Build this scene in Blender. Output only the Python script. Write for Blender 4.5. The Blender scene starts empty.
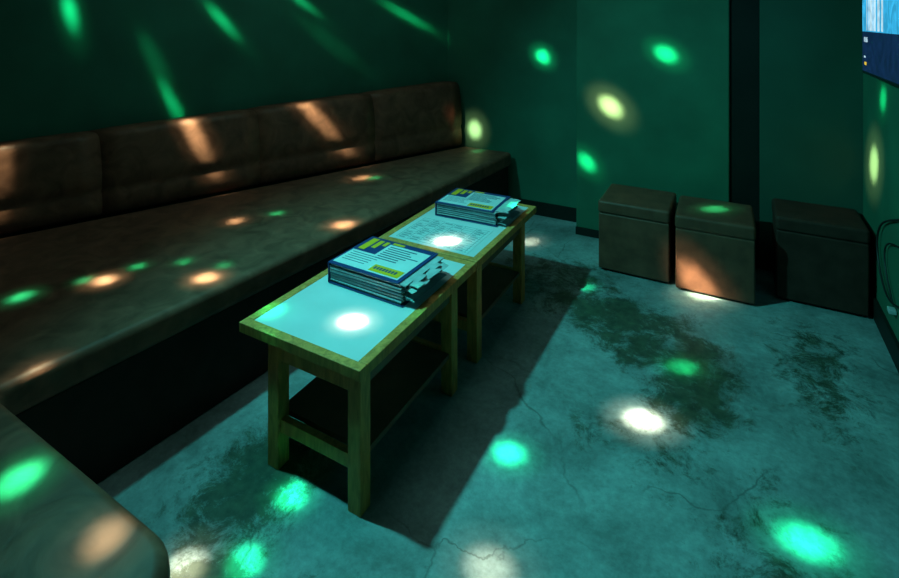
import bpy, bmesh, math, random
from mathutils import Vector, Matrix
random.seed(4)
scene=bpy.context.scene
scene.view_settings.view_transform='Standard'
COL=scene.collection

# ---------------- materials ----------------
def mat_base(name):
    m=bpy.data.materials.new(name); m.use_nodes=True
    nt=m.node_tree; b=nt.nodes['Principled BSDF']; return m,nt,b
def simple(name,col,rough=.6,noise=.15,scale=20,bump=.0,metal=0,spec=None,dist=0):
    m,nt,b=mat_base(name); N=nt.nodes; L=nt.links
    tc=N.new('ShaderNodeTexCoord'); n=N.new('ShaderNodeTexNoise'); n.inputs['Scale'].default_value=scale; n.inputs['Detail'].default_value=5
    n.inputs['Distortion'].default_value=dist
    L.new(tc.outputs['Object'],n.inputs['Vector'])
    r=N.new('ShaderNodeValToRGB'); r.color_ramp.elements[0].position=.3; r.color_ramp.elements[1].position=.7
    r.color_ramp.elements[0].color=(*[c*(1-noise) for c in col],1); r.color_ramp.elements[1].color=(*[min(1,c*(1+noise)) for c in col],1)
    L.new(n.outputs['Fac'],r.inputs['Fac']); L.new(r.outputs['Color'],b.inputs['Base Color'])
    b.inputs['Roughness'].default_value=rough; b.inputs['Metallic'].default_value=metal
    if spec is not None: b.inputs['Specular IOR Level'].default_value=spec
    if bump>0:
        bp=N.new('ShaderNodeBump'); bp.inputs['Strength'].default_value=bump; bp.inputs['Distance'].default_value=.01
        L.new(n.outputs['Fac'],bp.inputs['Height']); L.new(bp.outputs['Normal'],b.inputs['Normal'])
    return m
M={}
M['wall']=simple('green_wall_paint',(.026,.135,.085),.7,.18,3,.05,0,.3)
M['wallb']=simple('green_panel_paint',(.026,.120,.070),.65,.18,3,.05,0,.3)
M['wallc']=simple('green_alcove_shaded',(.016,.066,.044),.65,.15,3,.05,0,.3)  # wall green darkened: flood falloff at back right put into the colour
M['wdark']=simple('dark_pilaster_paint',(.006,.008,.007),.6,.2,5,0,0,.2)
M['skirt']=simple('dark_skirting',(.008,.012,.010),.6,.2,5,0,0,.2)
M['ceil']=simple('ceiling_paint',(.05,.07,.06),.8,.1,5)
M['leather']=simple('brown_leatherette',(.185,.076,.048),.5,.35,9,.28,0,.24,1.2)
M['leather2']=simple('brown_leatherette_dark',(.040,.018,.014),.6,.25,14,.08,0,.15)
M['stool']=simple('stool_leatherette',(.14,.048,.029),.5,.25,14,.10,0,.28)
M['stool2']=simple('stool_leatherette_shaded',(.055,.022,.016),.6,.25,14,.08,0,.15)  # darker copy of the stool leatherette, shade on third stool baked into colour
M['black']=simple('black_plastic',(.01,.01,.012),.4,.1,10)
M['cable']=simple('cable_rubber',(.008,.01,.01),.5,.1,10)
M['lam']=simple('white_laminate',(.64,.66,.70),.4,.06,6,0,0,.3)
M['shelf']=simple('brown_shelf_board',(.15,.062,.03),.6,.2,10)
M['page']=simple('page_paper',(.38,.43,.46),.8,.15,30)
M['page2']=simple('page_paper_grey',(.06,.09,.12),.8,.2,30)
M['coverblue']=simple('cover_blue',(.02,.045,.16),.35,.1,20,0,0,.3)
M['coverwhite']=simple('cover_white',(.64,.70,.74),.35,.06,20,0,0,.3)
M['yellow']=simple('label_yellow',(.95,.46,.02),.4,.06,20)
M['ink']=simple('print_ink',(.03,.08,.16),.5,.1,20)
M['inkl']=simple('print_ink_light',(.18,.26,.32),.5,.1,20)
M['plug']=simple('white_plastic',(.45,.45,.45),.4,.05,20)

def wood():
    m,nt,b=mat_base('oak_wood'); N=nt.nodes; L=nt.links
    tc=N.new('ShaderNodeTexCoord'); mp=N.new('ShaderNodeMapping'); mp.inputs['Scale'].default_value=(30,30,6)
    n=N.new('ShaderNodeTexNoise'); n.inputs['Scale'].default_value=1.5; n.inputs['Detail'].default_value=8; n.inputs['Distortion'].default_value=1
    L.new(tc.outputs['Object'],mp.inputs['Vector']); L.new(mp.outputs['Vector'],n.inputs['Vector'])
    r=N.new('ShaderNodeValToRGB'); r.color_ramp.elements[0].position=.3; r.color_ramp.elements[1].position=.7
    r.color_ramp.elements[0].color=(.44,.16,.04,1); r.color_ramp.elements[1].color=(.82,.33,.09,1)
    L.new(n.outputs['Fac'],r.inputs['Fac']); L.new(r.outputs['Color'],b.inputs['Base Color']); b.inputs['Roughness'].default_value=.5
    b.inputs['Specular IOR Level'].default_value=.25
    return m
M['wood']=wood()

def floor_mat():
    m,nt,b=mat_base('worn_painted_concrete'); N=nt.nodes; L=nt.links
    tc=N.new('ShaderNodeTexCoord')
    def noise(s,d=8,dist=0,rough=.6):
        n=N.new('ShaderNodeTexNoise'); n.inputs['Scale'].default_value=s; n.inputs['Detail'].default_value=d; n.inputs['Distortion'].default_value=dist; n.inputs['Roughness'].default_value=rough
        L.new(tc.outputs['Object'],n.inputs['Vector']); return n.outputs['Fac']
    def math_(op,a,b_=None,clamp=False):
        n=N.new('ShaderNodeMath'); n.operation=op; n.use_clamp=clamp
        for i,v in enumerate((a,b_)):
            if v is None: continue
            if isinstance(v,(int,float)): n.inputs[i].default_value=v
            else: L.new(v,n.inputs[i])
        return n.outputs[0]
    def ramp(f,p0,p1,c0=(0,0,0,1),c1=(1,1,1,1)):
        r=N.new('ShaderNodeValToRGB'); r.color_ramp.elements[0].position=p0; r.color_ramp.elements[1].position=p1
        r.color_ramp.elements[0].color=c0; r.color_ramp.elements[1].color=c1; L.new(f,r.inputs['Fac']); return r.outputs['Color']
    base=ramp(noise(2.3,14,.3,.72),.35,.64,(.13,.16,.16,1),(.34,.41,.42,1))
    fine=ramp(noise(42,6,0,.7),.25,.75,(.70,.70,.70,1),(1.18,1.18,1.18,1))
    mg=N.new('ShaderNodeMixRGB'); mg.blend_type='MULTIPLY'; mg.inputs['Fac'].default_value=1; L.new(base,mg.inputs['Color1']); L.new(fine,mg.inputs['Color2'])
    acc=None
    for (x,y,rx,ry,amp) in [(-.55,2.72,.48,.22,1.1),(-.16,2.40,.20,.42,1.1),(-.40,2.52,.25,.2,1),(-1.38,1.20,.20,.34,1.15),(-1.2,.85,.2,.18,1.1),(-.75,1.0,.3,.1,.8),(.1,1.5,.25,.6,.6),(-.9,3.0,.5,.25,.8),(.3,2.7,.2,.5,.75),(-.35,1.95,.3,.2,.5)]:
        mp=N.new('ShaderNodeMapping'); mp.vector_type='POINT'
        mp.inputs['Location'].default_value=(-x/rx,-y/ry,0); mp.inputs['Scale'].default_value=(1/rx,1/ry,0)
        L.new(tc.outputs['Object'],mp.inputs['Vector'])
        ln=N.new('ShaderNodeVectorMath'); ln.operation='LENGTH'; L.new(mp.outputs['Vector'],ln.inputs[0])
        v=math_('MULTIPLY',math_('SUBTRACT',1.4,ln.outputs['Value'],True),amp)
        acc=v if acc is None else math_('MAXIMUM',acc,v)
    nz=noise(7,15,.4,.86)
    wsum=math_('ADD',math_('MULTIPLY',acc,.225),nz)
    wm=ramp(wsum,.60,.71)
    mx=N.new('ShaderNodeMixRGB'); L.new(math_('MULTIPLY',wm,.93),mx.inputs['Fac']); L.new(mg.outputs[0],mx.inputs['Color1'])
    dk=ramp(noise(25,6),.3,.7,(.016,.022,.012,1),(.070,.085,.048,1)); L.new(dk,mx.inputs['Color2'])
    wv=N.new('ShaderNodeTexNoise'); wv.inputs['Scale'].default_value=3; wv.inputs['Detail'].default_value=6; L.new(tc.outputs['Object'],wv.inputs['Vector'])
    va=N.new('ShaderNodeVectorMath'); va.operation='MULTIPLY_ADD'; va.inputs[1].default_value=(.6,.6,0); L.new(wv.outputs['Color'],va.inputs[0]); L.new(tc.outputs['Object'],va.inputs[2])
    vo=N.new('ShaderNodeTexVoronoi'); vo.feature='DISTANCE_TO_EDGE'; vo.inputs['Scale'].default_value=1.6; L.new(va.outputs[0],vo.inputs['Vector'])
    cr=ramp(vo.outputs['Distance'],.001,.009,(1,1,1,1),(0,0,0,1))
    crm=math_('MULTIPLY',cr,ramp(noise(2.0,3),.46,.58))
    mx2=N.new('ShaderNodeMixRGB'); L.new(math_('MULTIPLY',crm,.6),mx2.inputs['Fac']); L.new(mx.outputs[0],mx2.inputs['Color1']); mx2.inputs['Color2'].default_value=(.03,.035,.025,1)
    L.new(mx2.outputs[0],b.inputs['Base Color'])
    b.inputs['Roughness'].default_value=.5; b.inputs['Specular IOR Level'].default_value=.35
    bp=N.new('ShaderNodeBump'); bp.inputs['Strength'].default_value=.25; bp.inputs['Distance'].default_value=.004; bp.invert=True
    L.new(wm,bp.inputs['Height']); L.new(bp.outputs['Normal'],b.inputs['Normal'])
    return m
M['floor']=floor_mat()

# ---------------- mesh helpers ----------------
def empty(name,loc=(0,0,0)):
    e=bpy.data.objects.new(name,None); e.location=loc; e.empty_display_size=.1; COL.objects.link(e); return e
def mkobj(name,bm,mats,parent=None,smooth=False,bevel=0,seg=3):
    me=bpy.data.meshes.new(name); bmesh.ops.recalc_face_normals(bm,faces=bm.faces); bm.to_mesh(me); bm.free()
    for m in (mats if isinstance(mats,(list,tuple)) else [mats]): me.materials.append(m)
    o=bpy.data.objects.new(name,me); COL.objects.link(o)
    if parent: 
        o.parent=parent; o.matrix_parent_inverse=Matrix.Translation(-Vector(parent.location))
    if bevel>0:
        md=o.modifiers.new('bevel','BEVEL'); md.width=bevel; md.segments=seg; md.limit_method='ANGLE'; md.angle_limit=math.radians(35)
    if smooth or bevel>0:
        for p in me.polygons: p.use_smooth=True
        if bevel>0:
            wn=o.modifiers.new('wn','WEIGHTED_NORMAL'); wn.keep_sharp=True
    return o
def add_box(bm,x0,x1,y0,y1,z0,z1,mi=0,rot=0,tilt=(0,0)):
    cx,cy,cz=(x0+x1)/2,(y0+y1)/2,(z0+z1)/2
    vs=[]
    for z in (z0,z1):
        for (x,y) in ((x0,y0),(x1,y0),(x1,y1),(x0,y1)):
            dx,dy=x-cx,y-cy
            xx=cx+dx*math.cos(rot)-dy*math.sin(rot); yy=cy+dx*math.sin(rot)+dy*math.cos(rot)
            vs.append(bm.verts.new((xx,yy,z+tilt[0]*dx+tilt[1]*dy)))
    for f in ((0,3,2,1),(4,5,6,7),(0,1,5,4),(1,2,6,5),(2,3,7,6),(3,0,4,7)):
        fc=bm.faces.new([vs[i] for i in f]); fc.material_index=mi
    return vs
def box(name,x0,x1,y0,y1,z0,z1,mat,parent=None,bevel=0,seg=3):
    bm=bmesh.new(); add_box(bm,x0,x1,y0,y1,z0,z1); return mkobj(name,bm,mat,parent,bevel=bevel,seg=seg)
def prism(name,poly,z0,z1,mat,parent=None,bevel=0,seg=3):
    bm=bmesh.new(); b=[bm.verts.new((x,y,z0)) for x,y in poly]; t=[bm.verts.new((x,y,z1)) for x,y in poly]
    n=len(poly); bm.faces.new(b[::-1]); bm.faces.new(t)
    for i in range(n): bm.faces.new((b[i],b[(i+1)%n],t[(i+1)%n],t[i]))
    return mkobj(name,bm,mat,parent,bevel=bevel,seg=seg)
def curve(name,pts,r,mat,parent=None):
    cu=bpy.data.curves.new(name,'CURVE'); cu.dimensions='3D'; cu.bevel_depth=r; cu.bevel_resolution=3
    sp=cu.splines.new('NURBS'); sp.points.add(len(pts)-1); sp.use_endpoint_u=True; sp.order_u=4
    for i,p in enumerate(pts): sp.points[i].co=(*p,1)
    o=bpy.data.objects.new(name,cu); cu.materials.append(mat); COL.objects.link(o)
    if parent: o.parent=parent; o.matrix_parent_inverse=Matrix.Translation(-Vector(parent.location))
    return o

# ---------------- room shell ----------------
K=.417
def lw(v): return -2.135-(3.85-v)*K      # left wall line u at v
HC=2.8; VB=-1.3; UR=.62
prism('floor',[(lw(VB)-.1,VB-.1),(UR+.1,VB-.1),(UR+.1,3.95),(lw(3.95)-.1,3.95)],-.1,0,M['floor'])
prism('ceiling',[(lw(VB)-.1,VB-.1),(UR+.1,VB-.1),(UR+.1,3.95),(lw(3.95)-.1,3.95)],HC,HC+.1,M['ceil'])
prism('wall_left',[(lw(VB),VB),(lw(3.85),3.85),(lw(3.85)-.12,3.85),(lw(VB)-.12,VB)],0,HC,M['wall'])
box('wall_back',lw(3.85)-.12,UR+.1,3.85,3.95,0,HC,M['wall'])
box('wall_right',UR,UR+.1,VB,3.85,0,HC,M['wallb'])
box('wall_front',lw(VB)-.12,UR+.1,VB-.1,VB,0,HC,M['wall'])
box('wall_panel_back',-.985,-.035,3.64,3.85,0,HC,M['wallb'],bevel=.008)
box('wall_pilaster_back',-.035,.125,3.66,3.85,0,HC,M['wdark'])
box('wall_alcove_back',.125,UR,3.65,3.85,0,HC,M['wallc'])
box('baseboard_back',-1.50,-.985,3.835,3.85,0,.10,M['skirt'])
box('baseboard_panel',-.985,-.036,3.625,3.64,0,.05,M['skirt'])
box('baseboard_right',UR-.015,UR,VB,3.62,0,.10,M['skirt'])

# ---------------- sofa ----------------
sofa=empty('corner_sofa',(-2.3,1.5,0))
def seam(v): return -3.06+(v-1.14)*K
def arc(cx,cy,r,a0,a1,n=8): return [(cx+r*math.cos(math.radians(a0+(a1-a0)*i/n)),cy+r*math.sin(math.radians(a0+(a1-a0)*i/n))) for i in range(n+1)]
def sofapoly(off):
    return ([(seam(-.10),-.10),(-.895-off,-.10)]+arc(-.895-.14-off,.645-.14-off,.14,0,90)+
            [(-1.80-off,.66-off),(-1.53-off,3.80),(seam(3.80)+.0,3.80)])
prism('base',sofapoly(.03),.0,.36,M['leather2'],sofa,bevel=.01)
prism('seat_cushion',sofapoly(0),.362,.47,M['leather'],sofa,bevel=.03,seg=4)
nx,ny=-.923,.385
def backrest_pad(name,v0,v1,mat,R=.05):
    # extruded padded profile: front bulges slightly, top edge rolled over
    bm=bmesh.new(); rows=[]; nv=9
    for k in range(nv):
        t=k/(nv-1); v=v0+(v1-v0)*t
        puff=(1-abs(2*t-1)**10)
        top=.893+(v-1.14)*.0395; H=top-.472
        z0=.471; u=seam(v)
        edge=.006*(1-puff)
        pf=[(.028+edge,z0),(.012+edge,z0+.015),(.006+edge,z0+H*.14),(.012+edge,z0+H*.26),(.020+edge,z0+H*.30),(.012+edge,z0+H*.34),(.010+edge,z0+H*.5),(.020+edge,z0+H*.74)]
        for a in range(0,6):
            an=math.radians(a*18)
            pf.append((.034+edge+R*(1-math.cos(an)), top-R-edge+R*math.sin(an)))
        pf+= [(.17,top-edge),(.19,top-.02),(.19,z0)]
        rows.append([bm.verts.new((u+nx*d,v,z)) for d,z in pf])
    n=len(rows[0])
    for k in range(nv-1):
        for i in range(n): bm.faces.new((rows[k][i],rows[k][(i+1)%n],rows[k+1][(i+1)%n],rows[k+1][i]))
    bm.faces.new(rows[0][::-1]); bm.faces.new(rows[-1])
    o=mkobj(name,bm,mat,sofa)
    for p in o.data.polygons: p.use_smooth=len(p.vertices)==4
    return o
vs_=[-.10,.75,1.52,2.28,3.04,3.79]
for i in range(5):
    backrest_pad('backrest_pad_%d'%(i+1),vs_[i],vs_[i+1]-.001,M['leather'])
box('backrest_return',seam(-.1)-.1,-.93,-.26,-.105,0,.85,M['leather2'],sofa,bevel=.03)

# ---------------- tables ----------------
def table(v0,v1,vl0,vl1):
    cu=(-1.515-.985)/2
    e=empty('coffee_table',(cu,(v0+v1)/2,0))
    u0,u1=-1.515,-.985; w=.035
    for n,a in (('frame_end_near',(u0,u1,v0,v0+w)),('frame_end_far',(u0,u1,v1-w,v1)),('frame_side_left',(u0,u0+w,v0+w,v1-w)),('frame_side_right',(u1-w,u1,v0+w,v1-w))):
        box(n,*a,.415,.45,M['wood'],e,bevel=.003)
    box('top_panel',u0+w,u1-w,v0+w,v1-w,.42,.448,M['lam'],e)
    lw_=.05; la,lb=-1.385,-.99
    for i,(a,b) in enumerate(((la,vl0),(lb-lw_,vl0),(la,vl1-lw_),(lb-lw_,vl1-lw_))):
        box('leg_%d'%(i+1),a,a+lw_,b,b+lw_,0,.416,M['wood'],e,bevel=.003)
    box('apron_near',la+lw_,lb-lw_,vl0+.01,vl0+.03,.36,.415,M['wood'],e)
    box('apron_far',la+lw_,lb-lw_,vl1-.03,vl1-.01,.36,.415,M['wood'],e)
    box('apron_left',la+.01,la+.03,vl0+lw_,vl1-lw_,.36,.415,M['wood'],e)
    box('apron_right',lb-.03,lb-.01,vl0+lw_,vl1-lw_,.375,.415,M['shelf'],e)
    box('stretcher_near',la+lw_,lb-lw_,vl0+.01,vl0+.035,.12,.165,M['wood'],e,bevel=.002)
    box('stretcher_far',la+lw_,lb-lw_,vl1-.035,vl1-.01,.12,.165,M['wood'],e,bevel=.002)
    box('shelf',la+.012,lb-.012,vl0+lw_,vl1-lw_,.15,.168,M['shelf'],e)
    return e
table(1.235,2.032,1.245,1.87)
table(2.04,2.81,2.05,2.64)

# ---------------- song books ----------------
def songbook(cu,cv,w,d,th,rot,fluff):
    z0=.4505
    e=empty('songbook',(cu,cv,z0))
    def T(o): 
        o.matrix_parent_inverse=Matrix.Identity(4); o.parent=e; return o
    bm=bmesh.new()
    n=18
    for i in range(n):
        za=.004+(th-.010)*i/n; zb=.004+(th-.010)*(i+.82)/n
        j=lambda s:random.uniform(-s,s)
        ex=fluff*random.random()*(1 if i>3 else .3)
        add_box(bm,-w/2+.006+abs(j(.004)),w/2-.012+ex,-d/2+.006+j(.004),d/2-.008+j(.003),za,zb,0 if i%3 else 1,rot=j(.014))
    T(mkobj('page_block',bm,[M['page'],M['page2']]))
    bm=bmesh.new()
    add_box(bm,-w/2,w/2,-d/2,d/2,0,.003); add_box(bm,-w/2,w/2-.02,-d/2,d/2,th-.005,th-.001); add_box(bm,-w/2,-w/2+.004,-d/2,d/2,.003,th-.005)
    T(mkobj('cover',bm,M['coverblue'],bevel=.0012,seg=2))
    zt=th-.0005
    bm=bmesh.new()
    def lab(x0,x1,y0,y1,mi,dz=0): add_box(bm,-w/2+x0*w,-w/2+x1*w,-d/2+y0*d,-d/2+y1*d,zt-.0005+dz,zt+.0004+dz,mi)
    lab(.03,.90,.06,.97,0)
    lab(.03,.34,.50,.97,1,.0004)
    lab(.34,.90,.88,.97,1,.0004)
    lab(.06,.15,.55,.94,2,.0010); lab(.18,.24,.66,.92,2,.0010); lab(.27,.32,.78,.92,2,.0010)
    lab(.50,.88,.09,.27,2,.0010); lab(.36,.52,.895,.95,2,.0010)
    for k in range(7): lab(.38,.38+random.uniform(.28,.48),.80-k*.062,.81-k*.062+.014,3,.0004)
    for k in range(5): lab(.07,.07+random.uniform(.30,.40),.43-k*.06,.444-k*.06,3,.0004)
    for k in range(8): lab(.53+k*.038,.555+k*.038,.15,.22,3,.0016)
    T(mkobj('cover_print',bm,[M['coverwhite'],M['coverblue'],M['yellow'],M['ink']]))
    if fluff>0:
        bm=bmesh.new()
        for s in range(11):
            zb=.006+s*.0060; y0=-d/2+.008+random.uniform(0,.02); y1=d/2-.02-random.uniform(0,.06)
            L_=.035+random.uniform(0,.045); cols=[]
            ph=random.uniform(0,6)
            for k in range(7):
                t=k/6; x=w/2-.03+t*L_; row=[]
                for q in range(11):
                    s_=q/10; wob=.008*t*math.sin(ph+s_*11+s)
                    row.append(bm.verts.new((x+wob*1.3,y0+(y1-y0)*s_,max(.003,zb+.011*math.sin(t*2.4)+wob))))
                cols.append(row)
            for k in range(6):
                for q in range(10): bm.faces.new((cols[k][q],cols[k][q+1],cols[k+1][q+1],cols[k+1][q]))
        T(mkobj('loose_sheets',bm,M['page'],smooth=True))
    e.rotation_euler=(0,0,rot)
    return e
songbook(-1.245,1.73,.365,.285,.084,math.radians(-1.5),.024)
songbook(-1.245,2.555,.355,.265,.073,math.radians(2),.006)
bm=bmesh.new(); add_box(bm,-1.46,-1.06,2.085,2.385,.4484,.4492,0)
for k in range(13): add_box(bm,-1.45,-1.07,2.098+k*.022,2.100+k*.022,.4492,.4495,1)
for k in range(7): add_box(bm,-1.45+k*.062,-1.448+k*.062,2.098,2.364,.4492,.4495,1)
for k in range(12):
    for q in range(6):
        if random.random()<.75: add_box(bm,-1.44+q*.062,-1.44+q*.062+random.uniform(.02,.045),2.105+k*.022,2.112+k*.022,.4492,.4496,1)
mkobj('song_list_sheet',bm,[M['coverwhite'],M['inkl']])

# ---------------- stools ----------------
def stool(x0,x1,y0,y1,h,rot=0,mat='stool'):
    e=empty('cube_stool',((x0+x1)/2,(y0+y1)/2,0))
    box('body',x0+.004,x1-.004,y0+.004,y1-.004,.012,h-.075,M[mat],e,bevel=.010)
    box('seat_pad',x0,x1,y0,y1,h-.077,h,M[mat],e,bevel=.018,seg=4)
    for i,(a,b) in enumerate(((x0+.03,y0+.03),(x1-.06,y0+.03),(x0+.03,y1-.06),(x1-.06,y1-.06))):
        box('foot_%d'%(i+1),a,a+.03,b,b+.03,0,.013,M['black'],e)
    e.rotation_euler=(0,0,rot); return e
stool(-.728,-.325,3.17,3.55,.42)
stool(-.302,.09,3.14,3.52,.42,math.radians(1))
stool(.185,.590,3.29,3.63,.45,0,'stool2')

# ---------------- television ----------------
tv=empty('television',(.56,2.72,1.5))
box('housing',.545,.575,2.22,3.225,1.24,1.81,M['black'],tv,bevel=.004)
box('wall_mount',.575,.62,2.6,2.85,1.42,1.62,M['black'],tv)
def emit(name,col,s):
    m,nt,b=mat_base(name); b.inputs['Base Color'].default_value=(*[c*.2 for c in col],1)
    n=nt.nodes.new('ShaderNodeTexNoise'); n.inputs['Scale'].default_value=9; n.inputs['Distortion'].default_value=2
    tc=nt.nodes.new('ShaderNodeTexCoord'); nt.links.new(tc.outputs['Object'],n.inputs['Vector'])
    r=nt.nodes.new('ShaderNodeValToRGB'); r.color_ramp.elements[0].position=.35; r.color_ramp.elements[1].position=.65
    r.color_ramp.elements[0].color=(*[c*.6 for c in col],1); r.color_ramp.elements[1].color=(*col,1)
    nt.links.new(n.outputs['Fac'],r.inputs['Fac']); nt.links.new(r.outputs['Color'],b.inputs['Emission Color']); b.inputs['Emission Strength'].default_value=s
    return m
M['scr']=emit('screen_navy',(.005,.02,.07),1)
M['pic']=emit('screen_picture',(.04,.42,.75),1.2)
M['picw']=emit('screen_white',(.6,.85,1),1)
M['picy']=emit('screen_yellow',(.9,.6,.05),1)
bm=bmesh.new(); add_box(bm,.543,.5455,2.235,3.21,1.255,1.795,0)
add_box(bm,.5425,.543,2.235,3.21,1.445,1.795,1)
for (a,b_,zt) in ((2.93,2.965,1.7),(2.975,2.99,1.75),(3.0,3.05,1.72),(3.06,3.075,1.66),(3.10,3.115,1.6),(2.86,2.90,1.7),(2.80,2.83,1.66)):
    add_box(bm,.542,.5425,a,b_,1.45,zt,2)
add_box(bm,.542,.543,3.12,3.16,1.285,1.30,3)
add_box(bm,.542,.543,3.14,3.17,1.32,1.328,2)
mkobj('screen',bm,[M['scr'],M['pic'],M['picw'],M['picy']],tv)
def text(name,s,loc,rot,size,mat,parent):
    cu=bpy.data.curves.new(name,'FONT'); cu.body=s; cu.size=size; cu.extrude=.0003
    o=bpy.data.objects.new(name,cu); cu.materials.append(mat); COL.objects.link(o)
    o.parent=parent; o.matrix_parent_inverse=Matrix.Translation(-Vector(parent.location)); o.location=loc; o.rotation_euler=rot; return o
text('screen_time','00:06',(.542,3.17,1.395),(math.radians(90),0,math.radians(-90)),.035,M['picw'],tv)
cab=empty('power_cable',(.6,2.8,.3))
curve('cord',[(.612,2.5,.80),(.61,2.8,.66),(.605,3.20,.56),(.605,3.27,.38),(.605,3.15,.26),(.605,3.0,.22),(.61,2.85,.28),(.612,2.7,.34)],.0045,M['cable'],cab)
curve('cord_inner',[(.612,2.5,.62),(.61,2.8,.54),(.608,3.08,.50),(.608,3.14,.38),(.608,3.05,.30),(.608,2.95,.24)],.0035,M['cable'],cab)
box('plug',.59,.618,2.94,2.98,.205,.225,M['plug'],cab,bevel=.004)

# ---------------- camera ----------------
cam=bpy.data.cameras.new('camera'); cam.lens=36*521/899; cam.sensor_width=36; cam.shift_y=-269/899; cam.clip_start=.02
co=bpy.data.objects.new('camera',cam); co.location=(0,0,1.5); co.rotation_euler=(math.radians(90),0,math.radians(28.8)); COL.objects.link(co); scene.camera=co

# ---------------- lights ----------------
def fixture(name,loc,r):
    e=empty(name,loc); bm=bmesh.new()
    bmesh.ops.create_cone(bm,cap_ends=True,segments=28,radius1=r*.75,radius2=r,depth=.05,matrix=Matrix.Translation((0,0,HC-loc[2]-.025)))
    o=mkobj('housing',bm,M['black'],None,bevel=.006); o.parent=e
    return e
LP=Vector((-2.1,1.1,2.66)); DP=Vector((-2.84,1.1,2.66))
lamp=fixture('ceiling_lamp',LP,.09); disco=fixture('disco_light',DP,.11)
def spot(name,parent,target,color,power,size,blend=1,rad=.01):
    l=bpy.data.lights.new(name,'SPOT'); l.energy=power; l.color=color; l.spot_size=math.radians(size); l.spot_blend=blend; l.shadow_soft_size=rad
    o=bpy.data.objects.new(name,l); COL.objects.link(o); p=Vector(parent.location)
    o.rotation_euler=(Vector(target)-p).to_track_quat('-Z','Y').to_euler()
    o.parent=parent; return o
spot('flood',lamp,(.40,2.25,0),(.07,.72,.68),350,102,1,.05)
w=bpy.data.worlds.new('world'); scene.world=w; w.use_nodes=True; w.node_tree.nodes['Background'].inputs[0].default_value=(.0,.02,.016,1)
fl=bpy.data.lights.new('fill_area','AREA'); fl.energy=9.5; fl.color=(.36,.74,.66); fl.size=1.2  # added unseen fill light for walls, sofa and shadows, not a real fixture
fo=bpy.data.objects.new('fill_area',fl); fo.location=(-1.5,2.0,2.78); COL.objects.link(fo)

G=(.02,1,.42); W=(1,.95,.68); S=(.92,1,.62); Y=(1,.50,.26)
D,A=disco,lamp
beams=[ # source, x,y,z, colour, power, cone deg
(D,-3.13,1.47,1.54,G,1000,3.6),(D,-2.83,2.18,1.50,G,1500,2.6),(D,-2.63,2.67,1.62,G,1700,2.0),(D,-2.30,3.45,1.54,G,3800,1.8),(D,-2.94,1.93,.99,G,2000,2.0),
(D,-2.97,1.82,1.30,G,130,4.2),(D,-2.55,2.85,1.35,G,170,4.0),
(D,-2.75,2.00,.70,S,2600,3.1),(D,-2.45,2.67,.80,S,3200,2.8),(D,-3.08,1.15,.78,S,400,3.4),
(D,-1.30,3.85,1.22,G,8500,1.8),(A,-1.88,3.85,.60,Y,9500,2.5),(D,-1.78,3.70,.47,G,1700,1.6),(D,-.40,3.64,1.28,G,9500,1.8),(D,-.75,3.64,.91,Y,18000,2.3),(D,-.91,3.64,.51,G,8000,1.7),
(D,.62,3.20,1.12,G,5000,1.8),(D,.62,3.39,.76,Y,17000,2.6),
(D,-2.33,.93,.47,G,1700,2.3),(D,-2.26,1.11,.47,G,1100,1.6),(D,-2.19,1.15,.47,S,2800,2.4),(D,-2.19,1.28,.47,G,1400,1.6),(D,-2.06,1.40,.47,G,1400,1.6),(D,-1.854,1.355,.47,S,3400,2.3),(D,-1.886,1.46,.47,G,1000,1.6),
(D,-2.245,1.81,.47,S,1100,2.3),(D,-2.145,1.99,.47,G,1500,1.7),(D,-1.73,2.04,.47,S,3600,2.4),(D,-2.136,2.70,.47,S,1500,2.4),(D,-2.07,2.74,.47,G,2000,1.6),(D,-1.77,.757,.47,S,1300,2.6),
(A,-1.173,1.43,.45,W,2700,2.2),(A,-1.203,2.163,.45,W,3200,2.5),(A,-1.478,1.34,.45,G,550,3.2),
(A,-1.22,3.35,0,W,1800,2.2),(A,-.743,2.93,0,G,2600,1.6),(A,-.20,2.46,0,G,5000,1.9),(A,-.305,2.06,0,W,7000,2.3),(A,-.686,1.68,0,G,3900,2.1),(A,-1.229,1.20,0,G,5000,2.1),(A,.18,1.81,0,G,6000,2.2),
(A,-.59,1.30,0,W,900,2.8),(A,-1.32,.90,0,W,1600,2.6),(A,-1.19,.99,0,G,2200,2.3),(A,-.105,3.34,.42,G,9500,1.8),(A,-.186,3.14,.06,S,6500,2.7),(A,-1.41,.56,.47,G,4200,2.4),(A,-1.10,.58,.47,S,700,2.2)]
for i,(src,x,y,z,c,p,s) in enumerate(beams):
    spot('beam_%02d'%i,src,(x,y,z),c,p,s,1,.022)
    spot('halo_%02d'%i,src,(x,y,z),c,p*.07,s*2.1,1,.03)
